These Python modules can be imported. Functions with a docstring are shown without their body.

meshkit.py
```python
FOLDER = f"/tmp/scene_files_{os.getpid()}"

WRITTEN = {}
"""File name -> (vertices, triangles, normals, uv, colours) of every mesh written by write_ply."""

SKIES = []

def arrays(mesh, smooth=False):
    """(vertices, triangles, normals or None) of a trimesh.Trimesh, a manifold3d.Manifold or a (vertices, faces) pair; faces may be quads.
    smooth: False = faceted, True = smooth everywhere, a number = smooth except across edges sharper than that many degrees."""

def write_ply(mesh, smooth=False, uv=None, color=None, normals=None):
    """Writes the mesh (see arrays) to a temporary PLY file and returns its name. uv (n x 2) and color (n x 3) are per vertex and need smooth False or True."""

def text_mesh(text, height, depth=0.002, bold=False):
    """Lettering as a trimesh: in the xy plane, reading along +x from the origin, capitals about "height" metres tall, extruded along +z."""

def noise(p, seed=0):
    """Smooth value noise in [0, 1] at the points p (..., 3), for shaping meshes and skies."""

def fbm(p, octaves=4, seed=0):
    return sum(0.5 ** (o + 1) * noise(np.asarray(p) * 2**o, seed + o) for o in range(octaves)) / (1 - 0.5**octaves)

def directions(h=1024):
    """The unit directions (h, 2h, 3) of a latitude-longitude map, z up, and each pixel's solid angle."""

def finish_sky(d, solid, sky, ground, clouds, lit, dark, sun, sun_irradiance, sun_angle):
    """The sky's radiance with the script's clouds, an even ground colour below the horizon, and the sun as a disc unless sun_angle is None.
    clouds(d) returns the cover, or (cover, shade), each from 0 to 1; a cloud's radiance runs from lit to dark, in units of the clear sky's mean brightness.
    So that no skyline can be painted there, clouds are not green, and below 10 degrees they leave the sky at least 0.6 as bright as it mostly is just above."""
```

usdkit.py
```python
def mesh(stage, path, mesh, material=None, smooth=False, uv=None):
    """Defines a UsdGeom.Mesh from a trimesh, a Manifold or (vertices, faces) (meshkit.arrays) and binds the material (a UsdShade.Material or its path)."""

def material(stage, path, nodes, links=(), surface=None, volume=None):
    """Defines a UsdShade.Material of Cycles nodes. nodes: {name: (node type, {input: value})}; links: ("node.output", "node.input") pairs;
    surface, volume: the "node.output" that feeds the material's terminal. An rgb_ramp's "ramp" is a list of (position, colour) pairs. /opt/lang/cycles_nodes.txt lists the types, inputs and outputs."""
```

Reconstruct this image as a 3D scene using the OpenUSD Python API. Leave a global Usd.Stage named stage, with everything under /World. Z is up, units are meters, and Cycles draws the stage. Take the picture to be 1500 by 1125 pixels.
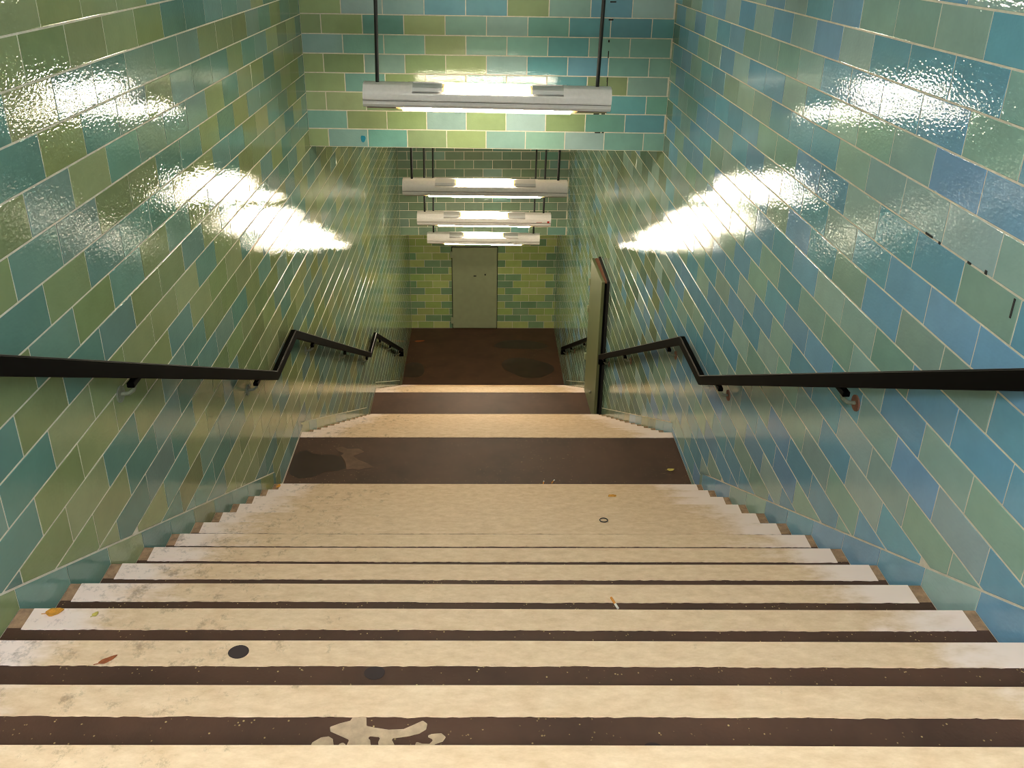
import math, random
import numpy as np, trimesh, usdkit
from pxr import Usd, UsdGeom, Gf, Sdf, UsdLux, Vt
from shapely.geometry import Polygon, box as sbox
from shapely import affinity
import manifold3d as m3

stage = Usd.Stage.CreateInMemory()
UsdGeom.SetStageUpAxis(stage, UsdGeom.Tokens.z)
UsdGeom.SetStageMetersPerUnit(stage, 1.0)
UsdGeom.Xform.Define(stage, '/World'); UsdGeom.Scope.Define(stage, '/World/Looks')

# ------------------------------------------------------------------ camera, sky, lamps' strength, exposure
FPX, PITCH, YAW = 1235.2, 22.871, -0.170
CX, CY = 700.14, 422.07                       # principal point of the cropped photograph
cam = UsdGeom.Camera.Define(stage, '/World/Camera')
AP = 36.0
cam.CreateHorizontalApertureAttr(AP); cam.CreateVerticalApertureAttr(AP * .75)
cam.CreateFocalLengthAttr(FPX / 1500 * AP)
cam.CreateHorizontalApertureOffsetAttr((750 - CX) / 1500 * AP)
cam.CreateVerticalApertureOffsetAttr(-(562.5 - CY) / 1500 * AP)
cam.CreateClippingRangeAttr(Gf.Vec2f(.05, 200))
cam.CreateExposureAttr(1.33)
a_, b_ = math.radians(PITCH), math.radians(YAW)
FW = np.array([math.sin(b_) * math.cos(a_), math.cos(b_) * math.cos(a_), -math.sin(a_)])
RT = np.array([math.cos(b_), -math.sin(b_), 0]); UP = np.cross(RT, FW)
UsdGeom.Xformable(cam).AddTransformOp().Set(Gf.Matrix4d(*RT, 0, *UP, 0, *(-FW), 0, 0, 0, 0, 1))
dome = UsdLux.DomeLight.Define(stage, '/World/Sky'); dome.CreateIntensityAttr(0.02)
COOL, MID, WARM = (.90, .95, 1.06), (1.0, .88, .67), (1.0, .86, .64)
LAMP_STRENGTH = 34.0

# ------------------------------------------------------------------ measures of the place (metres; the camera is the origin)
XL, XR = -1.5103, 1.6213
H, R, T = 1.5436, .16811, .30
Y0 = 1.238
N13 = Y0 + 13 * T                              # last nosing of the upper flight
YA = 6.0984                                    # far edge of the upper landing
YB = YA + 12 * T                               # last nosing of the middle flight
YC = YB + .9833                                # far edge of the lower landing
ZA, ZC, ZF = -H - 14 * R, -H - 27 * R, -8.0512
RC = (ZC - ZF) / 12
YE = 16.82                                     # end wall
YK1, ZK1, YK2, ZK2 = 7.3666, -1.763, 15.0695, -5.270
ZTOP, YBACK = 1.85, -3.2
GD = .0016                                      # tile thickness proud of the joints

def nosings():
    o = [(Y0 + i * T, -H - i * R) for i in range(14)]
    o[0] = (1.2305, -H); o[1] = (1.532, -H - R)
    o += [(YA + j * T, ZA - j * R) for j in range(13)]
    o += [(YC + j * T, ZC - j * RC) for j in range(12)]
    return o
NOS = nosings()

# ------------------------------------------------------------------ helpers
used = {}
def numbered(parent, name):
    k = (str(parent), name); n = used.get(k, 0); used[k] = n + 1
    return name if n == 0 else '%s_%03d' % (name, n)
def obj(name, mesh, mat, parent=None, smooth=False, tint=None):
    par = '/World' if parent is None else str(parent.GetPath())
    m = usdkit.mesh(stage, par + '/' + numbered(par, name), mesh, mat, smooth=smooth)
    if tint is not None:
        t = np.asarray(tint, np.float32)
        if t.ndim == 1: t = np.tile(t, (len(m.GetPointsAttr().Get()), 1))
        UsdGeom.PrimvarsAPI(m).CreatePrimvar('tint', Sdf.ValueTypeNames.Color3fArray, 'vertex').Set(Vt.Vec3fArray.FromNumpy(t))
    return m.GetPrim()
def tag(p, label=None, cat=None, group=None, kind=None):
    for k, v in (('label', label), ('category', cat), ('group', group), ('kind', kind)):
        if v: p.SetCustomDataByKey(k, v)
    return p
def thing(name, label=None, cat=None, loc=(0, 0, 0), group=None, kind=None, rotz=0):
    x = UsdGeom.Xform.Define(stage, '/World/' + numbered('/World', name))
    x.AddTranslateOp().Set(Gf.Vec3d(*map(float, loc)))
    if rotz: x.AddRotateZOp().Set(rotz)
    return tag(x.GetPrim(), label, cat, group, kind)
def dup(src, loc, label, group=None):
    r = thing(src.GetName().rstrip('0123456789_'), label, src.GetCustomDataByKey('category'), loc, group or src.GetCustomDataByKey('group'))
    r.GetReferences().AddInternalReference(src.GetPath()); r.SetInstanceable(True)
    return r
def lin(*c): return tuple((x / 255 / 12.92) if x / 255 <= .04045 else ((x / 255 + .055) / 1.055) ** 2.4 for x in c)
def bx(x0, x1, y0, y1, z0, z1):
    m = trimesh.creation.box([x1 - x0, y1 - y0, z1 - z0]); m.apply_translation([(x0 + x1) / 2, (y0 + y1) / 2, (z0 + z1) / 2]); return m
def rbox(x0, x1, y0, y1, z0, z1, c=.004):
    c = min(c, (x1 - x0) * .45, (y1 - y0) * .45, (z1 - z0) * .45)
    pts = []
    for sx in (0, 1):
        for sy in (0, 1):
            for sz in (0, 1):
                p = np.array([(x0, x1)[sx], (y0, y1)[sy], (z0, z1)[sz]], float); s = np.array([1 - 2 * sx, 1 - 2 * sy, 1 - 2 * sz]) * c
                for k in range(3):
                    q = p + s; q[k] = p[k]; pts.append(q)
    return trimesh.convex.convex_hull(np.array(pts))
cat_ = trimesh.util.concatenate
def tube(pts, r, n=10):
    return trimesh.creation.sweep_polygon(Polygon([(r * math.cos(t), r * math.sin(t)) for t in np.linspace(0, 2 * math.pi, n, endpoint=False)]), np.array(pts, float), engine='earcut')

# ------------------------------------------------------------------ materials
LK = '/World/Looks/'
def simple(name, col, rough=.5, scale=None, amount=.25, bump=None, spec=.5, metal=0.):
    nodes = {'p': ('principled_bsdf', {'base_color': col, 'roughness': rough, 'specular_ior_level': spec, 'metallic': metal})}; links = []
    if scale:
        nodes.update(g=('geometry', {}), n=('noise_texture', {'scale': scale, 'detail': 5, 'roughness': .6}),
                     m=('rgb_ramp', {'ramp': [(.3, tuple(x * (1 - amount) for x in col)), (.7, tuple(min(1, x * (1 + amount)) for x in col))]}))
        links += [('g.position', 'n.vector'), ('n.fac', 'm.fac'), ('m.color', 'p.base_color')]
        if bump:
            nodes['b'] = ('bump', {'strength': bump, 'distance': .002}); links += [('n.fac', 'b.height'), ('b.normal', 'p.normal')]
    return usdkit.material(stage, LK + name, nodes, links, surface='p.BSDF')
def emit(name, col, s):
    return usdkit.material(stage, LK + name, {'e': ('emission', {'color': col, 'strength': s})}, [], surface='e.emission')

def tile_material(name):
    nodes = {
        'a': ('attribute', {'attribute': 'tint'}), 'g': ('geometry', {}),
        'n': ('noise_texture', {'scale': 7, 'detail': 4, 'roughness': .6}),
        'r': ('rgb_ramp', {'ramp': [(.25, (.86, .86, .86)), (.75, (1, 1, 1))]}),
        'm': ('mix_color', {'blend_type': 'multiply', 'fac': 1.0}),
        'mp': ('mapping', {'scale': (1.0, .8, 1.35)}),
        'n1': ('noise_texture', {'scale': 64, 'detail': 1.0, 'roughness': .5}),
        'n2': ('noise_texture', {'scale': 9, 'detail': 1, 'roughness': .5}),
        'b1': ('bump', {'strength': .31, 'distance': .0024}),
        'b2': ('bump', {'strength': .07, 'distance': .004}),
        'p': ('principled_bsdf', {'roughness': .02, 'ior': 1.52, 'specular_ior_level': .5}),
    }
    links = [('g.position', 'n.vector'), ('n.fac', 'r.fac'), ('a.color', 'm.a'), ('r.color', 'm.b'), ('m.result', 'p.base_color'),
             ('g.position', 'mp.vector'), ('mp.vector', 'n1.vector'), ('mp.vector', 'n2.vector'), ('n1.fac', 'b1.height'), ('n2.fac', 'b2.height'),
             ('b2.normal', 'b1.normal'), ('b1.normal', 'p.normal')]
    return usdkit.material(stage, LK + name, nodes, links, surface='p.BSDF')
M = {}
M['tile'] = tile_material('glazed_tile')
M['grout'] = simple('grout', lin(212, 202, 182), .85, 30, .12)
M['plaster'] = simple('plaster', lin(196, 190, 175), .9, 12, .06)
M['rail'] = simple('rail_black', lin(5, 4, 4), .5, 20, .3, spec=.03)
M['rail_edge'] = simple('rail_worn_edge', lin(70, 54, 46), .28, 20, .3, spec=.6)
M['rod'] = simple('rod_black', lin(20, 19, 19), .45)
M['bracket'] = simple('bracket_paint', lin(120, 122, 100), .5, 60, .25)
M['rust'] = simple('rusty_plate', lin(128, 84, 62), .7, 70, .3)
M['housing'] = simple('lamp_housing', lin(240, 234, 232), .35, 40, .04)
M['housing_grey'] = simple('lamp_reflector', lin(205, 205, 205), .4)
M['tray'] = simple('lamp_tray', lin(120, 100, 84), .5)
M['seam'] = simple('lamp_seam', lin(120, 112, 105), .6)
M['socket'] = simple('lamp_socket', lin(225, 200, 140), .4)
M['door'] = simple('door_paint', lin(150, 156, 122), .42, 8, .05)
M['door_olive'] = simple('door_paint_olive', lin(102, 108, 74), .42, 8, .05)
M['dark'] = simple('dark_gap', lin(26, 24, 20), .8)
M['ink'] = simple('ink_blue', lin(40, 130, 150), .3)
M['red'] = simple('red_sticker', lin(190, 40, 30), .5)
M['leaf_orange'] = simple('leaf_orange', lin(205, 140, 45), .7, 80, .3)
M['leaf_yellow'] = simple('leaf_yellow', lin(190, 170, 80), .7, 80, .3)
M['leaf_brown'] = simple('leaf_brown', lin(150, 80, 40), .7, 80, .3)
M['gum'] = simple('gum_black', lin(52, 38, 34), .75)
M['butt_white'] = simple('cigarette_paper', lin(235, 228, 215), .8)
M['butt_orange'] = simple('cigarette_filter', lin(215, 140, 60), .8)

def asphalt(name, col, wet=None):
    nodes = {'g': ('geometry', {}),
             'n': ('noise_texture', {'scale': 3.0, 'detail': 6, 'roughness': .62}),
             'r': ('rgb_ramp', {'ramp': [(.30, tuple(c * .72 for c in col)), (.70, tuple(c * 1.30 for c in col))]}),
             'v': ('voronoi_texture', {'scale': 75, 'randomness': 1.0}),
             'vr': ('rgb_ramp', {'ramp': [(0, (1, 1, 1)), (.14, (1, 1, 1)), (.22, (0, 0, 0)), (1, (0, 0, 0))]}),
             'w': ('noise_texture', {'scale': 40, 'detail': 2}),
             'wr': ('rgb_ramp', {'ramp': [(.54, (0, 0, 0)), (.64, (.75, .75, .75))]}),
             'mm': ('mix_color', {'blend_type': 'multiply', 'fac': 1.0}),
             'm': ('mix_color', {'blend_type': 'mix', 'b': lin(205, 180, 120)}),
             'n2': ('noise_texture', {'scale': 120, 'detail': 3}),
             'b': ('bump', {'strength': .35, 'distance': .002}),
             'p': ('principled_bsdf', {'roughness': .62})}
    links = [('g.position', 'n.vector'), ('g.position', 'v.vector'), ('g.position', 'w.vector'), ('g.position', 'n2.vector'), ('n.fac', 'r.fac'),
             ('v.distance', 'vr.fac'), ('w.fac', 'wr.fac'), ('vr.color', 'mm.a'), ('wr.color', 'mm.b'), ('mm.result', 'm.fac'), ('r.color', 'm.a'),
             ('m.result', 'p.base_color'), ('n2.fac', 'b.height'), ('b.normal', 'p.normal')]
    return usdkit.material(stage, LK + name, nodes, links, surface='p.BSDF')
M['asphalt'] = asphalt('dark_asphalt', lin(74, 48, 33))
M['wet'] = simple('wet_stain', lin(50, 33, 24), .45, 5, .25)
M['dry'] = simple('dry_stain', lin(102, 76, 56), .75, 7, .35)
M['stone'] = simple('tan_nosing', lin(150, 118, 88), .8, 35, .35, .3)

def paint_material(name):
    # white stripe paint: clean at the ends, trodden and dirty towards the middle and the left of the flight
    nodes = {'g': ('geometry', {}), 's': ('separate_xyz', {}),
             'big': ('noise_texture', {'scale': 4, 'detail': 5, 'roughness': .65}),
             'mp': ('mapping', {'scale': (1.0, 2.4, 1.0)}),
             'fine': ('noise_texture', {'scale': 16, 'detail': 8, 'roughness': .72}),
             'base': ('rgb_ramp', {'ramp': [(.28, lin(204, 168, 130)), (.72, lin(232, 202, 166))]}),
             'off': ('math', {'math_type': 'subtract', 'value2': .055}), 'ab': ('math', {'math_type': 'absolute'}),
             'j': ('math', {'math_type': 'multiply_add', 'value2': .7}),
             'mid': ('map_range', {'range_type': 'smoothstep', 'from_min': 1.78, 'from_max': 1.52, 'to_min': 0, 'to_max': 1, 'clamp': True}),
             'clean': ('mix_color', {'blend_type': 'mix', 'a': lin(240, 216, 200)}),
             'dirt': ('noise_texture', {'scale': 15, 'detail': 8, 'roughness': .78}),
             'xl': ('map_range', {'from_min': -.2, 'from_max': -.95, 'to_min': .0, 'to_max': .10, 'clamp': True}),
             'da': ('math', {'math_type': 'add'}),
             'dr': ('rgb_ramp', {'ramp': [(.63, (0, 0, 0)), (.76, (.6, .6, .6))]}),
             'd': ('mix_color', {'blend_type': 'mix', 'b': lin(120, 90, 64)}),
             'b': ('bump', {'strength': .25, 'distance': .0015}),
             'p': ('principled_bsdf', {'roughness': .55})}
    links = [('g.position', 'mp.vector'), ('mp.vector', 'big.vector'), ('mp.vector', 'fine.vector'), ('g.position', 'dirt.vector'), ('g.position', 's.vector'),
             ('fine.fac', 'base.fac'), ('s.x', 'off.value1'), ('off.value', 'ab.value1'), ('big.fac', 'j.value1'), ('ab.value', 'j.value3'), ('j.value', 'mid.value'), ('mid.result', 'clean.fac'), ('base.color', 'clean.b'),
             ('s.x', 'xl.value'), ('dirt.fac', 'da.value1'), ('xl.result', 'da.value2'), ('da.value', 'dr.fac'), ('dr.color', 'd.fac'), ('clean.result', 'd.a'),
             ('d.result', 'p.base_color'), ('fine.fac', 'b.height'), ('b.normal', 'p.normal')]
    return usdkit.material(stage, LK + name, nodes, links, surface='p.BSDF')
M['paint'] = paint_material('stripe_paint')

# ------------------------------------------------------------------ tiles
def prism(poly, thick=GD, cham=.0015, rng=None):
    """A chamfered tile from a convex polygon in (u, v); face towards +w."""
    p = np.array(poly.exterior.coords)[:-1]
    q = poly.buffer(-cham, join_style='mitre', mitre_limit=20)
    if q.is_empty or q.geom_type != 'Polygon': return None
    q = np.array(q.exterior.coords)[:-1]
    c = p.mean(0)
    if len(q) != len(p): q = c + (p - c) * .93
    else:
        k = np.argmin(np.linalg.norm(q - p[0], axis=1)); q = np.roll(q, -k, axis=0)
        if np.linalg.norm(q - p, axis=1).max() > .05: q = c + (p - c) * .93
    area = 0.5 * np.sum(p[:, 0] * np.roll(p[:, 1], -1) - p[:, 1] * np.roll(p[:, 0], -1))
    if area < 0: p, q = p[::-1], q[::-1]
    n = len(p)
    tu, tv, lift = (rng.normal(0, .0016), rng.normal(0, .0022), rng.uniform(-.0003, .0003)) if rng is not None else (0, 0, 0)
    w = thick + lift + (q - c) @ np.array([tu, tv])
    v = np.vstack([np.c_[p, np.full(n, -.002)], np.c_[p, w - .0007], np.c_[q, w]])
    f = []
    for i in range(n):
        j = (i + 1) % n
        f += [[i, j, n + j], [i, n + j, n + i], [n + i, n + j, 2 * n + j], [n + i, 2 * n + j, 2 * n + i]]
    f += [[2 * n, 2 * n + i, 2 * n + i + 1] for i in range(1, n - 1)]
    return v, np.array(f)
def courses(region, v0, pitch, ulen, u0, uh, jh=.008, jv=.006):
    """Running bond over a region (shapely): course boundaries at v0 + k pitch; joints at u0 + m ulen, half a tile on where k is odd."""
    u_0, v_0, u_1, v_1 = region.bounds; out = []
    for k in range(math.floor((v_0 - v0) / pitch) - 1, math.ceil((v_1 - v0) / pitch) + 1):
        s = u0 + (ulen / 2 if k % 2 == uh else 0)
        for m in range(math.floor((u_0 - s) / ulen) - 1, math.ceil((u_1 - s) / ulen) + 1):
            r = sbox(s + m * ulen + jv / 2, v0 + k * pitch + jh / 2, s + (m + 1) * ulen - jv / 2, v0 + (k + 1) * pitch - jh / 2)
            g = region.intersection(r)
            for q in getattr(g, 'geoms', [g]):
                if q.geom_type == 'Polygon' and q.area > .0009 and q.buffer(-.008).area > 0:
                    out.append(q.simplify(.0005))
    return out
def place(v, axis, at, sign):
    """(u, v, w) to the world: axis 0 = wall at x = at facing sign, axis 1 = wall at y = at facing sign."""
    if axis == 0: return np.c_[at + sign * v[:, 2], v[:, 0], v[:, 1]]
    return np.c_[v[:, 0], at + sign * v[:, 2], v[:, 1]]
def seen(c):
    d = c @ FW
    if d < .3: return 0
    x, y = CX + FPX * (c @ RT) / d, CY - FPX * (c @ UP) / d
    return 1 / d if -60 < x < 1560 and -60 < y < 1185 else 0
def lay(parent, polys, axis, at, sign, colour, rng, limit=300, shear=None):
    """Tiles of a wall: the ones that show largest each a part, the rest one part."""
    made = []
    for p in polys:
        t = prism(p, rng=rng)
        if t is None: continue
        v, f = t
        if shear: v = v.copy(); v[:, 1] += shear(v[:, 0])
        if (axis == 0 and sign < 0) or (axis == 1 and sign > 0): pass
        w = place(v, axis, at, sign)
        n0 = np.cross(w[f[-1][1]] - w[f[-1][0]], w[f[-1][2]] - w[f[-1][0]])
        if n0[axis] * sign < 0: f = f[:, ::-1]
        c = w.mean(0); d = np.linalg.norm(c)
        score = seen(c) * p.area * abs(c[axis]) / d ** 2
        made.append((score, w, f, colour(c, rng), p.area))
    order = sorted(range(len(made)), key=lambda i: -made[i][0])
    single = set(i for i in order[:limit] if made[i][0] > 0)
    for i in order[:limit]:
        if i in single: obj('tile', (made[i][1], made[i][2]), M['tile'], parent, tint=made[i][3])
    rest = [made[i] for i in range(len(made)) if i not in single]
    if rest:
        vs, fs, cs, n = [], [], [], 0
        for _, w, f, c, _a in rest: vs.append(w); fs.append(f + n); cs.append(np.tile(c, (len(w), 1))); n += len(w)
        tag(obj('tiling', (np.vstack(vs), np.vstack(fs)), M['tile'], parent, tint=np.vstack(cs)), kind='stuff')
    return len(made), len(single)

GREENS = [lin(128, 138, 92), lin(136, 146, 102), lin(122, 134, 92), lin(142, 150, 108)]
TEALS = [lin(98, 134, 122), lin(106, 138, 128), lin(114, 138, 128), lin(92, 128, 116)]
BLUES = [lin(106, 154, 176), lin(112, 156, 182), lin(106, 156, 172), lin(116, 155, 184)]
SEAS = [lin(138, 168, 162), lin(146, 172, 168), lin(132, 164, 154), lin(134, 162, 150)]
OLIVES = [lin(158, 172, 104), lin(150, 168, 100), lin(166, 178, 112)]
LIMES = [lin(136, 154, 108), lin(144, 160, 114), lin(132, 150, 108), lin(150, 164, 122)]
AQUAS = [lin(98, 148, 158), lin(106, 150, 164), lin(96, 146, 152)]
PALES = [lin(110, 158, 144), lin(120, 160, 148), lin(128, 162, 148), lin(104, 150, 138)]
DULLS = [lin(106, 126, 106), lin(102, 124, 106), lin(110, 128, 110), lin(108, 126, 102)]
FADED = [lin(118, 138, 110), lin(110, 134, 112), lin(124, 142, 112), lin(114, 138, 118)]
MOSSES = [lin(116, 148, 108), lin(122, 150, 112), lin(112, 144, 104)]
def vary(c, rng): return np.clip(np.array(c) * 1.18 * rng.uniform(.92, 1.08) * (1 + rng.normal(0, .025, 3)), 0, 1)
def pick(rng, *groups):
    r = rng.random(); acc = 0
    for g, w in groups:
        acc += w
        if r < acc: return vary(g[rng.integers(len(g))], rng)
    return vary(groups[-1][0][0], rng)
def col_left(c, rng):
    k = np.clip((c[1] - 6.6) / 1.8, 0, 1)
    return pick(rng, (GREENS, .52 * (1 - .5 * k)), (TEALS, .48 * (1 - .4 * k)), (FADED, 1))
def col_right(c, rng):
    k = np.clip((c[1] - 6.6) / 1.8, 0, 1)
    return pick(rng, (BLUES, .48 * (1 - .9 * k)), (SEAS, .52 * (1 - .75 * k)), (TEALS, .35 * k), (FADED, 1))
def col_upper(c, rng):
    k = np.clip((c[0] + 1.5) / 3.1, 0, 1)
    return pick(rng, (LIMES, .50 * (1 - k) ** 1.0 + .05), (PALES, .38), (SEAS, .12 + .15 * k), (AQUAS, max(0, .6 * k - .10)), (SEAS, 1))
def col_middle(c, rng): return pick(rng, (DULLS, .85), (TEALS, .15))
def col_end(c, rng): return pick(rng, (OLIVES, .6), (MOSSES, .4))

# ------------------------------------------------------------------ walls
def floor_profile():
    o = [(YBACK, -H)]
    lev = -H
    zs = [-H - (i + 1) * R for i in range(14)] + [ZA - (j + 1) * R for j in range(13)] + [ZC - (j + 1) * RC for j in range(12)]
    for (y, _z), z in zip(NOS, zs):
        o += [(y, lev), (y, z)]; lev = z
    o.append((YE, lev)); return o
PROF = floor_profile()
CEIL = [(YE, ZK2), (YK2 + .02, ZK2), (YK2 + .02, ZK1 + .02), (YK1 + .02, ZK1 + .02), (YK1 + .02, ZTOP), (YBACK, ZTOP)]
SK = .098                                                     # height of the skirting above the nosing line
def skirt_lines():
    s1 = [(NOS[0][0] - .02, NOS[0][1] + SK), (N13 + .06, NOS[13][1] + SK - .06 * R / T)]
    s2 = [(YA + .002, ZA + SK), (YB + .06, ZC + R + SK - .06 * R / T)]
    s3 = [(YC + .002, ZC + SK), (YC + 11 * T + .06, ZF + RC + SK - .06 * RC / T)]
    return s1, s2, s3
def build_side(name, x, sign, v0, pitch, ulen, u0, uh, colour, seed, cut=None):
    rng = np.random.default_rng(seed)
    w = thing(name, kind='structure')
    back = Polygon([(YBACK - .2, -H - .5)] + [(y - .15, z - .55) for y, z in NOS[1:]] + [(YC + 12 * T, ZF - .3), (YE + .2, ZF - .3), (YE + .2, ZTOP + .15), (YBACK - .2, ZTOP + .15)])
    m = trimesh.creation.extrude_polygon(back, .2, engine='earcut')
    v = np.array(m.vertices)
    obj('wall_body', (np.c_[x - sign * (GD + v[:, 2]), v[:, 0], v[:, 1]], m.faces if sign < 0 else m.faces[:, ::-1]), M['grout'], w)
    region = Polygon(PROF + CEIL).buffer(-.003, join_style='mitre')
    polys = []; skirts = []
    low = region
    for s, rng_ in zip(skirt_lines(), ((0, 14), (14, 27), (27, 39))):
        (ya, za), (yb, zb) = s
        strip = Polygon([(ya, za), (yb, zb), (yb, zb - 1.2), (ya, za - 1.2)])
        under = Polygon([(ya, za + .005), (yb, zb + .005), (yb, zb - 1.2), (ya, za - 1.2)])
        low = low.difference(under)
        ys = [ya] + [NOS[i][0] for i in range(*rng_) if NOS[i][0] > ya + .03] + [yb]
        for p, q in zip(ys[:-1], ys[1:]):
            if q - p < .01: continue
            g = region.intersection(Polygon([(ya, za - .005), (yb, zb - .005), (yb, zb - 1.2), (ya, za - 1.2)])).intersection(sbox(p + .002, -20, q - .002, 5))
            for t in getattr(g, 'geoms', [g]):
                if t.geom_type == 'Polygon' and t.area > .002: skirts.append(t.simplify(.001))
    if cut is not None: low = low.difference(cut); skirts = [s.difference(cut) for s in skirts]; skirts = [s for s in skirts if s.geom_type == 'Polygon' and s.area > .002]
    polys = courses(low, v0, pitch, ulen, u0, uh) + [s for s in skirts if len(s.exterior.coords) <= 7]
    print(name, len(skirts), sum(len(s.exterior.coords) > 7 for s in skirts), lay(w, polys, 0, x - sign * GD, sign, colour, rng))
    return w
YD0, YD1, ZD1 = 9.76, 10.62, -4.035
wl = build_side('wall_left', XL, 1, -.304, .1623, .331, 2.849, 0, col_left, 11)
wr = build_side('wall_right', XR, -1, -.226, .1572, .322, 3.121, 0, col_right, 12, cut=sbox(YD0 + .03, ZC - .01, YD1 - .03, ZD1 - .03))

def cross_wall(name, y, z0, z1, colour, seed, rows0, cut=None, thick=.3, shear=None, u0=-1.165, uh=0, limit=300):
    rng = np.random.default_rng(seed); w = thing(name, kind='structure')
    b = bx(XL - .1, XR + .1, y + GD, y + thick, z0, z1)
    if shear:
        v = np.array(b.vertices); lo = v[:, 2] < (z0 + z1) / 2; v[lo, 2] += shear(v[lo, 0]); b = trimesh.Trimesh(v, b.faces)
    obj('wall_body', b, M['grout'], w)
    reg = sbox(XL + .002, z0 + .001, XR - .002, z1)
    if cut is not None: reg = reg.difference(cut)
    print(name, lay(w, courses(reg, rows0, .1605, .347, u0, uh, jh=.009, jv=.008), 1, y + GD, -1, colour, rng, limit, shear))
    return w
tilt = lambda x: .018 - (x - XL) / (XR - XL) * .044
cross_wall('wall_upper', YK1, ZK1, ZTOP, col_upper, 21, ZK1, shear=tilt)
cross_wall('wall_middle', YK2, ZK2, ZK1 + .05, col_middle, 22, ZK2, uh=1)
XD0, XD1, ZDF = -.60, .36, -6.15
cross_wall('wall_end', YE, ZF, ZK2, col_end, 23, ZF, cut=sbox(XD0 + .02, ZF - .01, XD1 - .02, ZDF - .02), u0=-1.2)
tag(obj('wall_back', bx(XL - .1, XR + .1, YBACK - .15, YBACK, -H, ZTOP), M['plaster']), kind='structure')
for z, y0, y1 in ((ZTOP, YBACK, YK1 + .3), (ZK1 + .018, YK1 + .3, YK2 + .02), (ZK2, YK2 + .3, YE)):
    tag(obj('ceiling', bx(XL, XR, y0, y1, z, z + .15), M['plaster']), kind='structure')

# ------------------------------------------------------------------ stairs and floors
srng = np.random.default_rng(5)
def stripe(y_front, z, depth, x0, x1, parent, seed, wrap=.03):
    """The tan nosing and the white paint stripe on it, with a ragged back edge."""
    rg = np.random.default_rng(seed)
    obj('nosing_strip', rbox(XL, XR, y_front - depth + .006, y_front + .002, z - .04, z + .0012, .001), M['stone'], parent)
    n = 200; xs = np.linspace(x0, x1, n)
    back = y_front - depth + rg.normal(0, .0008, n) + .0010 * np.sin(xs * 3.1 + seed) + .0008 * np.sin(xs * 17.7 + 2 * seed)
    front = y_front + .0035 + .0012 * np.sin(xs * 2.3 + seed)
    zt = z + .0026
    v, f = [], []
    for i in range(n):
        e = .006 * rg.random() if i in (0, n - 1) else 0
        v += [(xs[i], back[i], zt - .002), (xs[i], back[i] + .001, zt), (xs[i], front[i] - .002, zt), (xs[i], front[i], zt - .002), (xs[i], front[i], z - wrap)]
    for i in range(n - 1):
        for k in range(4):
            a, b, c, d = i * 5 + k, (i + 1) * 5 + k, (i + 1) * 5 + k + 1, i * 5 + k + 1
            f += [[a, b, c], [a, c, d]]
    f = np.array(f); m = trimesh.Trimesh(v, f, process=False)
    if m.face_normals[2][2] < 0: f = f[:, ::-1]
    obj('paint_stripe', (np.array(v), f), M['paint'], parent)
def flight(label, first, last, zs, seed):
    t = thing('stair_flight', label, 'stairs', group='stair flights')
    for i in range(first, last):
        yb, yf, z = NOS[i - 1][0], NOS[i][0], zs(i)
        s = obj('step', bx(XL, XR, yb, yf, z - .36, z), M['asphalt'], t)
        stripe(yf, z, .0885, XL + .043 + srng.normal(0, .004), XR - .042 + srng.normal(0, .006), s, seed + i)
    return t
flight('upper brown stair flight with broad cream painted step edges, nearest the viewer', 1, 14, lambda i: -H - i * R, 100)
flight('middle stair flight of white edged steps between the two dark landings', 15, 27, lambda i: ZA - (i - 14) * R, 200)
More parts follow.
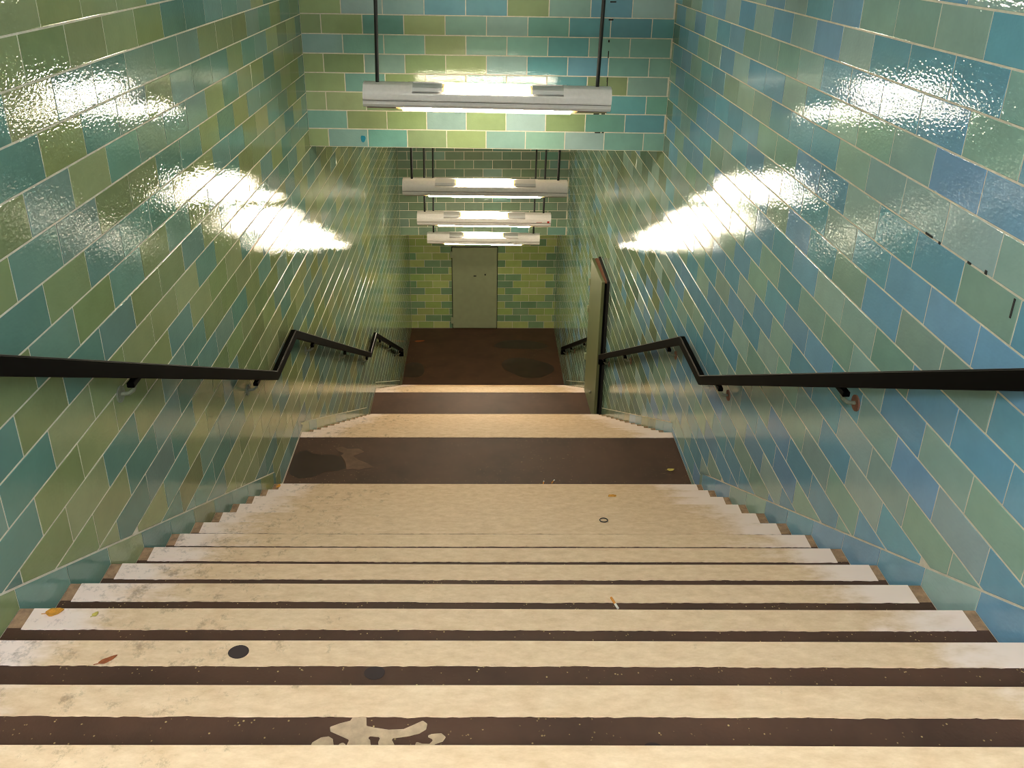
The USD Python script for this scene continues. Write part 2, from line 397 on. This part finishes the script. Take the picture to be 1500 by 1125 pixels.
flight('lowest stair flight dropping from the lower landing to the bottom floor', 28, 39, lambda i: ZC - (i - 27) * RC, 300)
def landing(name, y0, y1, z, thick, seed, strip, x0=XL, x1=XR):
    p = tag(obj(name, bx(XL, XR, y0, y1, z - thick, z), M['asphalt']), kind='structure')
    if strip: stripe(y1, z, .0885 if seed == 1 else .08 if seed == 2 else .115, x0 + .003, x1 - .003, p, seed)
    return p
f0 = landing('floor', YBACK, NOS[0][0], -H, .4, 1, True)
f1 = landing('floor', N13, YA, ZA, .36, 2, True)
f2 = landing('floor', YB, YC, ZC, .36, 3, True)
f3 = landing('floor', NOS[-1][0], YE, ZF, .3, 4, False)

def blob(cx, cy, rx, ry, seed, n=26, rag=.22):
    rg = np.random.default_rng(seed); t = np.linspace(0, 2 * math.pi, n, endpoint=False)
    k = 1 + rag * sum(rg.normal() / (j + 1) * np.cos(j * t + rg.uniform(0, 6)) for j in range(1, 5))
    return Polygon(np.c_[cx + rx * k * np.cos(t), cy + ry * k * np.sin(t)]).buffer(0)
def flat(poly, z, h=.0008):
    g = max(getattr(poly, 'geoms', [poly]), key=lambda q: q.area)
    m = trimesh.creation.extrude_polygon(g, h + .0001, engine='earcut'); m.apply_translation([0, 0, z - .0001]); return m
def soft(p): return Polygon(p).buffer(0).buffer(.012).buffer(-.02).buffer(.008)
def clipf(p, y0, y1): return p.intersection(sbox(XL + .01, y0, XR - .01, y1))
def stain(poly, z, mat, label, cat='stain', h=.0007): return tag(obj(cat if cat != 'stain' else 'floor_stain', flat(poly, z, h), M[mat]), label, cat)
stain(clipf(soft([(-1.507, 5.718), (-1.474, 5.806), (-1.411, 5.828), (-1.369, 5.784), (-1.29, 5.762), (-1.199, 5.77), (-1.119, 5.733), (-1.081, 5.647), (-1.062, 5.577), (-1.114, 5.542), (-1.21, 5.535), (-1.301, 5.46), (-1.402, 5.44), (-1.485, 5.494), (-1.51, 5.576)]), N13 + .01, YA - .1), ZA, 'wet', 'dark damp stain at the left of the upper landing')
stain(clipf(soft([(-1.188, 5.859), (-1.133, 5.881), (-1.085, 5.848), (-0.993, 5.852), (-0.941, 5.807), (-0.99, 5.77), (-1.029, 5.748), (-0.972, 5.69), (-0.9, 5.648), (-0.84, 5.592), (-0.908, 5.578), (-0.954, 5.557), (-1.004, 5.57), (-1.052, 5.561), (-1.066, 5.633), (-1.087, 5.69), (-1.126, 5.755), (-1.101, 5.784), (-1.156, 5.814)]), N13 + .01, YA - .1), ZA, 'dry', 'pale dried patch beside the damp stain on the upper landing', h=.001)
stain(clipf(blob(-1.36, 14.9, .26, .32, 5), YC + 11 * T + .02, YE - .02), ZF, 'wet', 'dark wet patch by the left wall on the bottom floor')
stain(clipf(blob(.95, 14.95, .5, .42, 9), YC + 11 * T + .02, YE - .02), ZF, 'wet', 'large dark damp patch on the right of the bottom floor')
stain(clipf(blob(.85, 16.0, .55, .22, 12), YC + 11 * T + .02, YE - .02), ZF, 'wet', 'dark damp streak near the end wall on the bottom floor')

# ------------------------------------------------------------------ doors
def build_door_end():
    d = thing('door_1', kind='structure')
    y = YE
    fr = Polygon([(XD0 - .012, ZF), (XD1 + .012, ZF), (XD1 + .012, ZDF + .012), (XD0 - .012, ZDF + .012)])
    obj('door_frame', bx(XD0 - .014, XD1 + .014, y - .012, y + .05, ZF, ZDF + .014), M['dark'], d)
    obj('door_leaf', rbox(XD0, XD1, y - .045, y - .01, ZF + .015, ZDF, .012), M['door'], d)
    for z in (ZDF - .16, ZF + .2):
        h = obj('hinge', rbox(XD0 - .045, XD0 + .01, y - .055, y - .005, z - .07, z + .07, .006), M['door'], d)
    obj('keyhole', rbox(-.145, -.085, y - .048, y - .040, ZF + 1.245, ZF + 1.27, .003), M['dark'], d)
    obj('lock_cylinder', trimesh.creation.cylinder(.016, .02, transform=trimesh.transformations.translation_matrix([.105, y - .048, ZF + 1.29]) @ trimesh.transformations.rotation_matrix(math.pi / 2, [1, 0, 0])), M['dark'], d)
build_door_end()
def build_door_side():
    d = thing('door_2', kind='structure')
    z0, z1 = ZC + .012, ZD1
    obj('door_frame', bx(XR - .03, XR + .06, YD0 - .015, YD1 + .015, ZC, z1 + .012), M['dark'], d)
    # the leaf stands a little open at its near edge
    leaf = rbox(0, YD1 - YD0, -.04, 0, z0, z1, .004)
    v = np.array(leaf.vertices)
    ang = math.atan2(.02, YD1 - YD0)
    t = np.c_[XR - .085 + v[:, 1], YD1 - v[:, 0], v[:, 2]]
    t[:, 0] += v[:, 0] * .03
    obj('door_leaf', trimesh.convex.convex_hull(t), M['door_olive'], d)
    obj('door_jamb', bx(XR - .075, XR - .02, YD1 - .04, YD1 + .005, z0, z1 - .01), M['door'], d)
    obj('door_lip', bx(XR - .078, XR - .02, YD0 + .03, YD1, z1 - .03, z1 - .004), M['rust'], d)
    for z in (z1 - .35, z0 + .55, z1 - .75):
        obj('hinge', rbox(XR - .145, XR - .085, YD1 - .02, YD1 + .02, z - .05, z + .05, .005), M['door'], d)
    obj('door_knob', trimesh.creation.icosphere(2, .02).apply_translation([XR - .125, YD0 + .28, z0 + .3]), M['bracket'], d)
build_door_side()

# ------------------------------------------------------------------ handrails
RH, RW, RXO = .074, .042, .090
def rail_bar(parent, x_in, sign, pts, name='rail'):
    """Rectangular bar along (y, z) points of its top; x_in is the face towards the stairs; vertical mitres at the bends."""
    for (ya, za), (yb, zb) in zip(pts[:-1], pts[1:]):
        x0, x1 = sorted((x_in, x_in - sign * RW)); c = .004
        prof = [(x0 + c, 0), (x0, -c), (x0, -RH + c), (x0 + c, -RH), (x1 - c, -RH), (x1, -RH + c), (x1, -c), (x1 - c, 0)]
        v = np.array([(x, ya, za + z) for x, z in prof] + [(x, yb, zb + z) for x, z in prof]); n = len(prof)
        b = obj(name, trimesh.convex.convex_hull(v), M['rail'], parent)
        e = x_in + sign * .0008; q = [(e, -c - .001), (e - sign * (c + .002), .0012), (e - sign * (c + .003), -.004), (e - sign * .003, -c - .004)]
        v = np.array([(x, ya, za + z) for x, z in q] + [(x, yb, zb + z) for x, z in q])
        obj('top_edge', trimesh.convex.convex_hull(v), M['rail_edge'], b)
def bracket(parent, xw, sign, y, zt):
    """Gooseneck bracket: saddle under the rail, bent stem, round plate on the wall."""
    xr_ = xw + sign * (RXO - RW / 2)
    pts = [(xr_, y, zt - RH), (xr_, y, zt - RH - .035), (xr_ - sign * .008, y, zt - RH - .055), (xr_ - sign * .03, y, zt - RH - .072), (xw + sign * .004, y, zt - RH - .075)]
    b = obj('bracket', tube(pts, .009, 8), M['bracket'], parent, smooth=40)
    obj('saddle', rbox(xr_ - .016, xr_ + .016, y - .04, y + .04, zt - RH - .024, zt - RH - .0, .003), M['rail'], b)
    pl = trimesh.creation.cylinder(.036, .007, sections=20, transform=trimesh.transformations.translation_matrix([xw + sign * .0035, y, zt - RH - .075]) @ trimesh.transformations.rotation_matrix(math.pi / 2, [0, 1, 0]))
    obj('wall_plate', pl, M['rust'] if sign < 0 else M['bracket'], b)
def zrail(y, pts):
    return float(np.interp(y, [p[0] for p in pts], [p[1] for p in pts]))
SL = R / T
hl = thing('handrail', 'black flat handrail stepping down the left green wall on hooked brackets', 'handrail', group='handrails')
LP = [(.95, -1.15 + (2.218 - .95) * SL + .0), (5.22, -2.834), (5.87, -2.826), (9.80, -5.045), (10.42, -5.055), (13.94, -7.10)]
rail_bar(hl, XL + RXO, 1, LP)
obj('end_cap', rbox(XL + .01, XL + RXO, 13.90, 13.945, -7.24, -7.10, .004), M['rail'], hl)
for y in (1.4, 3.08, 4.78, 6.50, 8.02, 9.55, 10.9, 12.1, 13.5): bracket(hl, XL, 1, y, zrail(y, LP))
hr = thing('handrail', 'black flat handrail on the right blue wall ending at the side door', 'handrail', group='handrails')
RP = [(.95, -1.134 + (2.103 - .95) * SL), (5.20, -2.855), (5.83, -2.858), (9.72, -5.03)]
rail_bar(hr, XR - RXO, -1, RP)
obj('end_cap', rbox(XR - RXO, XR - .01, 9.68, 9.725, -5.16, -5.03, .004), M['rail'], hr)
for y in (1.4, 3.16, 4.80, 6.22, 8.06, 9.4): bracket(hr, XR, -1, y, zrail(y, RP))
hb = thing('handrail', 'short black handrail beyond the side door above the lowest stairs', 'handrail', group='handrails')
BP = [(10.85, -5.33), (14.3, -7.24)]
rail_bar(hb, XR - RXO, -1, BP)
obj('end_cap', rbox(XR - RXO, XR - .01, 10.85, 10.90, -5.50, -5.345, .004), M['rail'], hb)
obj('end_cap', rbox(XR - RXO, XR - .01, 14.25, 14.30, -7.38, -7.24, .004), M['rail'], hb)
for y in (11.3, 12.9, 14.0): bracket(hb, XR, -1, y, zrail(y, BP))

# ------------------------------------------------------------------ hanging lamps
LL = 1.90
def lamp(label, y, z, zc, tint, k, power=1.0, sticker=False, x=.053, turn=0, tip=.7):
    """Hanging tube lamp; z is the top of its housing, zc the ceiling it hangs from."""
    t = thing('hanging_lamp', label, 'lamp', (x, y, z), rotz=turn, group='hanging tube lamps')
    E1 = emit('lamp_light_upper_%d' % k, tint, LAMP_STRENGTH * .8 * power); E2 = emit('lamp_light_lower_%d' % k, tint, LAMP_STRENGTH * power)
    UsdGeom.Xformable(t).AddRotateYOp().Set(tip)
    # housing profile in (y, z), front is -y; z = 0 at the top
    zz = .94
    prof = [(-.062, -.012), (-.088, -.045), (-.100, -.085), (-.100, -.122), (-.094, -.128), (-.088, -.165), (-.070, -.188), (.070, -.188), (.088, -.165), (.094, -.128), (.1, -.122), (.1, -.085), (.088, -.045), (.062, -.012), (.03, 0), (-.03, 0)]
    prof = [(p, q * zz) for p, q in prof]
    cs = m3.CrossSection([prof[::-1]])
    if cs.area() <= 0: cs = m3.CrossSection([prof])
    def ext(c, x0, x1):
        m = m3.Manifold.extrude(c, x1 - x0)          # (y, z, x) -> (x, y, z)
        return m.transform(np.array([[0, 0, 1, x0], [1, 0, 0, 0], [0, 1, 0, 0]], float))
    cube = lambda x0, x1, y0, y1, z0, z1: m3.Manifold.cube([x1 - x0, y1 - y0, z1 - z0]).translate([x0, y0, z0])
    body = ext(cs, -LL / 2, LL / 2)
    body = body - cube(-.575, .585, -.13, .035, -.066, .03)           # upper light opening
    body = body - cube(-.925, .925, -.055, .055, -.25, -.145)        # lower light opening
    obj('housing', body, M['housing'], t, smooth=25)
    wide = cs.offset(.003, m3.JoinType.Miter)
    plate = ext(wide, -.60, .61) - ext(cs, -1, 1) - cube(-.572, .582, -.13, .036, -.068, .03) - cube(-1, 1, -.2, .2, -.5, -.124)
    obj('cover_panel', plate, M['housing'], t, smooth=25)
    obj('seam', bx(-LL / 2 + .002, LL / 2 - .002, -.1012, -.099, -.1265, -.1225), M['seam'], t)
    # reflector blocks at both ends of the upper opening, the lit lens between them
    hc = [(-.06, -.064), (-.078, -.054), (-.07, -.026), (-.04, -.010), (.030, -.006), (.030, -.064)]
    hcs = m3.CrossSection([hc[::-1]])
    if hcs.area() <= 0: hcs = m3.CrossSection([hc])
    for x0, x1 in ((-.573, -.345), (.345, .583)): obj('reflector', ext(hcs, x0, x1), M['housing_grey'], t, smooth=25)
    for x0, x1 in ((-.345, -.325), (.325, .345)): obj('lens_cap', ext(hcs.offset(-.002, m3.JoinType.Miter), x0, x1), M['socket'], t, smooth=25)
    obj('upper_light', ext(hcs.offset(.002, m3.JoinType.Miter), -.325, .325), E1, t, smooth=25)
    tb = trimesh.creation.cylinder(.028, 1.30, sections=16, transform=trimesh.transformations.translation_matrix([0, 0, -.190]) @ trimesh.transformations.rotation_matrix(math.pi / 2, [0, 1, 0]))
    obj('lower_tube', tb, E2, t, smooth=40)
    tray = bx(-.925, .925, -.054, .054, -.186, -.150) - bx(-.70, .70, -.05, .05, -.2, -.155) if False else cat_([bx(-.925, -.70, -.054, .054, -.190, -.148), bx(.70, .925, -.054, .054, -.190, -.148), bx(-.925, .925, -.054, .054, -.156, -.148)])
    obj('lower_tray', tray, M['tray'], t)
    for x in (-.675, .675):
        obj('tube_socket', trimesh.creation.cylinder(.017, .05, sections=14, transform=trimesh.transformations.translation_matrix([x, 0, -.190]) @ trimesh.transformations.rotation_matrix(math.pi / 2, [0, 1, 0])), M['socket'], t, smooth=40)
    for x in (-.845, .845):
        rd = obj('rod', trimesh.creation.cylinder(.0145, zc - z, sections=12, transform=trimesh.transformations.translation_matrix([x, 0, (zc - z) / 2])), M['rod'], t, smooth=40)
        obj('ceiling_cup', trimesh.creation.cylinder(.045, .03, sections=16, transform=trimesh.transformations.translation_matrix([x, 0, zc - z - .016])), M['rod'], rd, smooth=40)
    if sticker:
        obj('red_sticker', rbox(.895, .925, -.1025, -.099, -.118, -.090, .001), M['red'], t)
        obj('red_stripe', rbox(.74, .82, -.1025, -.0995, -.112, -.106, .0005), M['red'], t)
    return t
ZC1, ZC2 = ZTOP, ZK1 + .018
lamp('white tube lamp hanging in front of the upper tiled wall, largest in view', 6.58, -1.075, ZC1, MID, 1, .9, tip=1.25)
lamp('cream tube lamp on long black rods behind the upper wall, highest of the far three', 9.46, -2.628, ZC2, WARM, 2, 1.2)
lamp('cream tube lamp with a small red sticker, middle of the far three', 11.47, -3.667, ZC2, WARM, 3, 1.2, True)
lamp('cream tube lamp just above the grey end door, lowest and smallest of the far three', 13.51, -4.682, ZC2, WARM, 4, 1.6)
lamp('white tube lamp hanging over the upper stairs, reflected high on the right wall', 4.52, -.06, ZC1, MID, 5, .5)
lamp('white tube lamp over the head of the stairs, turned along the corridor', -1.0, 1.34, ZC1, COOL, 6, 8.2, x=-.3, turn=90, tip=0)

# ------------------------------------------------------------------ litter and marks on the steps
def zst(i): return -H - i * R
def leaf(x, y, z, L, W, ang, mat, label, curl=.25):
    n = 9; v = []
    for i in range(n):
        s = i / (n - 1); w = W / 2 * math.sin(math.pi * min(1, max(.02, s)) ** .8) * (1 + .15 * math.sin(9 * s)) + .001
        h = .003 + curl * L * (s - .5) ** 2
        for k in (-1, 0, 1): v.append((s * L - L / 2, k * w, h + (curl * .25 * W if k else 0)))
    v = np.array(v); f = []
    for i in range(n - 1):
        for k in range(2):
            a = i * 3 + k; f += [[a, a + 3, a + 4], [a, a + 4, a + 1]]
    f = np.array(f); top = len(v); v2 = np.vstack([v, v - [0, 0, .0012]]); f2 = np.vstack([f, f[:, ::-1] + top])
    rim = [i * 3 for i in range(n)] + [i * 3 + 2 for i in range(n - 1, -1, -1)]
    side = []
    for a, b in zip(rim, rim[1:] + rim[:1]): side += [[a, b, b + top], [a, b + top, a + top]]
    m = trimesh.Trimesh(v2, np.vstack([f2, side]), process=False)
    t = thing('fallen_leaf', label, 'leaf', (x, y, z), rotz=ang, group='fallen leaves on the stairs')
    obj('blade', m, M[mat], t, smooth=30)
    obj('stalk', tube([(-L / 2 - L * .25, .003, .004), (-L / 2, 0, .004)], .0012, 6), M[mat], t)
    return t
PZ = .003
leaf(-1.385, 2.118, zst(3) + PZ, .055, .036, 15, 'leaf_orange', 'curled orange leaf at the left end of a cream step edge', .3)
leaf(-1.25, 2.11, zst(3) + PZ, .022, .016, 60, 'leaf_yellow', 'tiny yellow leaf scrap beside the curled orange leaf')
leaf(-.705, 1.856, zst(3), .055, .036, 10, 'leaf_orange', 'orange leaf lying behind a step edge near the round black spot', .3)
leaf(-1.04, 1.766, zst(2) + PZ, .05, .016, 35, 'leaf_brown', 'thin brown leaf scrap on the third cream step edge from the front', .2)
leaf(-.735, 1.552, zst(2), .04, .03, -10, 'leaf_yellow', 'small pale yellow leaf in the corner above the second step edge', .2)
leaf(.905, 4.762, zst(12) + PZ, .06, .05, 20, 'leaf_orange', 'brown orange leaf on the cream steps below the upper landing, to the right', .2)
leaf(-1.47, 5.105, zst(13) + PZ, .04, .03, 70, 'leaf_orange', 'small orange leaf by the left wall at the upper landing edge', .3)
leaf(-.66, 3.492, zst(8) + PZ, .038, .013, 20, 'leaf_yellow', 'narrow yellow leaf scrap beside a black smudge on the steps', .2)
leaf(1.46, 9.90, ZC, .07, .05, 40, 'leaf_orange', 'orange leaf beside the side door on the lower landing', .3)
leaf(1.50, 5.56, ZA, .06, .035, 10, 'leaf_yellow', 'pale leaf by the right wall on the upper landing', .2)
leaf(-1.29, 16.16, ZF, .22, .09, 10, 'leaf_brown', 'brown paper like leaf at the left rear of the bottom floor', .1)
def spot(x, y, z, rx, ry, label, seed): return tag(obj('gum_spot', flat(blob(x, y, rx, ry, seed, rag=.05), z, .0012), M['gum']), label, 'gum spot', 'gum spots on the steps')
spot(-.683, 1.797, zst(2) + PZ, .029, .024, 'round black gum spot on a cream painted step edge', 1)
spot(-.290, 1.727, zst(2), .029, .022, 'round black gum spot on the brown tread below the cream edge', 2)
spot(-.565, 3.433, zst(8) + PZ, .026, .018, 'black half round gum spot on the back of a cream step edge', 3)
spot(.395, 1.36, zst(1), .022, .018, 'dark gum blot on the nearest brown tread to the right of centre', 4)
tag(obj('black_smudge', flat(blob(-.645 + .05, 3.48, .022, .010, 6, rag=.3), zst(8) + PZ, .002), M['gum']), 'small black smudge on the steps between yellow scrap and gum spot', 'smudge')
def butt(x, y, z, ang, label, L=.055, white=True):
    t = thing('cigarette_butt', label, 'cigarette butt', (x, y, z), rotz=ang, group='cigarette ends on the stairs')
    ry = lambda x0, x1, r: trimesh.creation.cylinder(r, x1 - x0, sections=12, transform=trimesh.transformations.translation_matrix([(x0 + x1) / 2, 0, r]) @ trimesh.transformations.rotation_matrix(math.pi / 2, [0, 1, 0]))
    obj('filter', ry(-L / 2, L * .1, .0045), M['butt_orange'], t); obj('paper', ry(L * .1, L / 2, .0043), M['butt_white'], t)
butt(.482, 2.345, zst(4), -72, 'cigarette butt with orange filter on a brown tread behind a cream edge')
butt(.488, 5.39, ZA, 80, 'white cigarette end on the upper landing, left of the pair', .04)
butt(.561, 5.402, ZA, 60, 'orange cigarette end on the upper landing, right of the pair', .05)
ring = trimesh.creation.torus(.022, .003, 24, 8); ring.apply_scale([1, .8, 1]); ring.apply_translation([.697, 3.872, zst(9) + PZ + .003])
tag(obj('metal_ring', ring, M['rod'], smooth=True), 'thin dark ring lying on the cream steps right of centre', 'ring')
# spilt paint on the nearest tread: lobes drawn where they lie
M['splash'] = simple('splash_paint', lin(184, 156, 124), .7, 25, .25)
lobes = [[(-0.35, 1.416), (-0.328, 1.426), (-0.305, 1.433), (-0.301, 1.441), (-0.288, 1.462), (-0.277, 1.447), (-0.268, 1.441), (-0.265, 1.419), (-0.243, 1.414), (-0.212, 1.409), (-0.177, 1.411), (-0.154, 1.423), (-0.134, 1.434), (-0.123, 1.425), (-0.125, 1.41), (-0.14, 1.399), (-0.163, 1.392), (-0.195, 1.387), (-0.21, 1.387), (-0.2, 1.379), (-0.181, 1.342), (-0.226, 1.342), (-0.233, 1.376), (-0.229, 1.389), (-0.27, 1.394), (-0.252, 1.382), (-0.243, 1.342), (-0.27, 1.342), (-0.28, 1.372), (-0.279, 1.342), (-0.287, 1.342), (-0.304, 1.369), (-0.3, 1.382), (-0.323, 1.393), (-0.347, 1.404)], [(-0.392, 1.341), (-0.384, 1.375), (-0.366, 1.388), (-0.349, 1.391), (-0.338, 1.384), (-0.334, 1.369), (-0.329, 1.342)], [(-0.324, 1.342), (-0.322, 1.371), (-0.314, 1.375), (-0.307, 1.371), (-0.309, 1.342)], [(-0.152, 1.342), (-0.146, 1.378), (-0.133, 1.373), (-0.115, 1.372), (-0.106, 1.383), (-0.124, 1.392), (-0.111, 1.398), (-0.089, 1.4), (-0.078, 1.39), (-0.085, 1.378), (-0.103, 1.371), (-0.115, 1.342)]]
sx = thing('paint_splash', 'spilt pale paint splash on the nearest brown tread left of centre', 'paint splash')
for l in lobes:
    obj('lobe', flat(Polygon(l).buffer(-.0035).buffer(.008).buffer(-.0045), zst(1) + .0004, .0008), M['splash'], sx)

# ------------------------------------------------------------------ gaps in the mortar, ink on a tile
wu = stage.GetPrimAtPath('/World/wall_upper')
for x, z, w, h in ((1.083, -.845, .012, .02), (1.085, -.955, .008, .06), (1.088, -1.165, .010, .04), (1.09, -1.21, .008, .05), (1.01, -1.458, .05, .010), (1.07, -1.458, .03, .010), (1.03, -1.622, .05, .010), (1.076, -1.622, .02, .010), (1.10, -.530, .05, .012), (1.09, -.672, .04, .012)):
    obj('mortar_gap', rbox(x - w / 2, x + w / 2, YK1 - .0015, YK1 + .002, z - h / 2, z + h / 2, .0008), M['dark'], wu)
ink = trimesh.creation.extrude_polygon(blob(-1.035, -1.672, .022, .03, 41, rag=.3), .0006, engine='earcut')
v = np.array(ink.vertices); obj('ink_mark', (np.c_[v[:, 0], YK1 - .0016 - v[:, 2], v[:, 1]], ink.faces), M['ink'], wu)
for y, z, w, h in ((2.885, -1.007, .05, .008), (2.81, -1.010, .012, .010), (2.515, -1.004, .012, .014), (2.613, -1.010, .02, .008), (2.347, -1.055, .008, .065)):
    obj('mortar_gap', rbox(XR - .002, XR + .0015, y - w / 2, y + w / 2, z - h / 2, z + h / 2, .0008), M['dark'], wr)
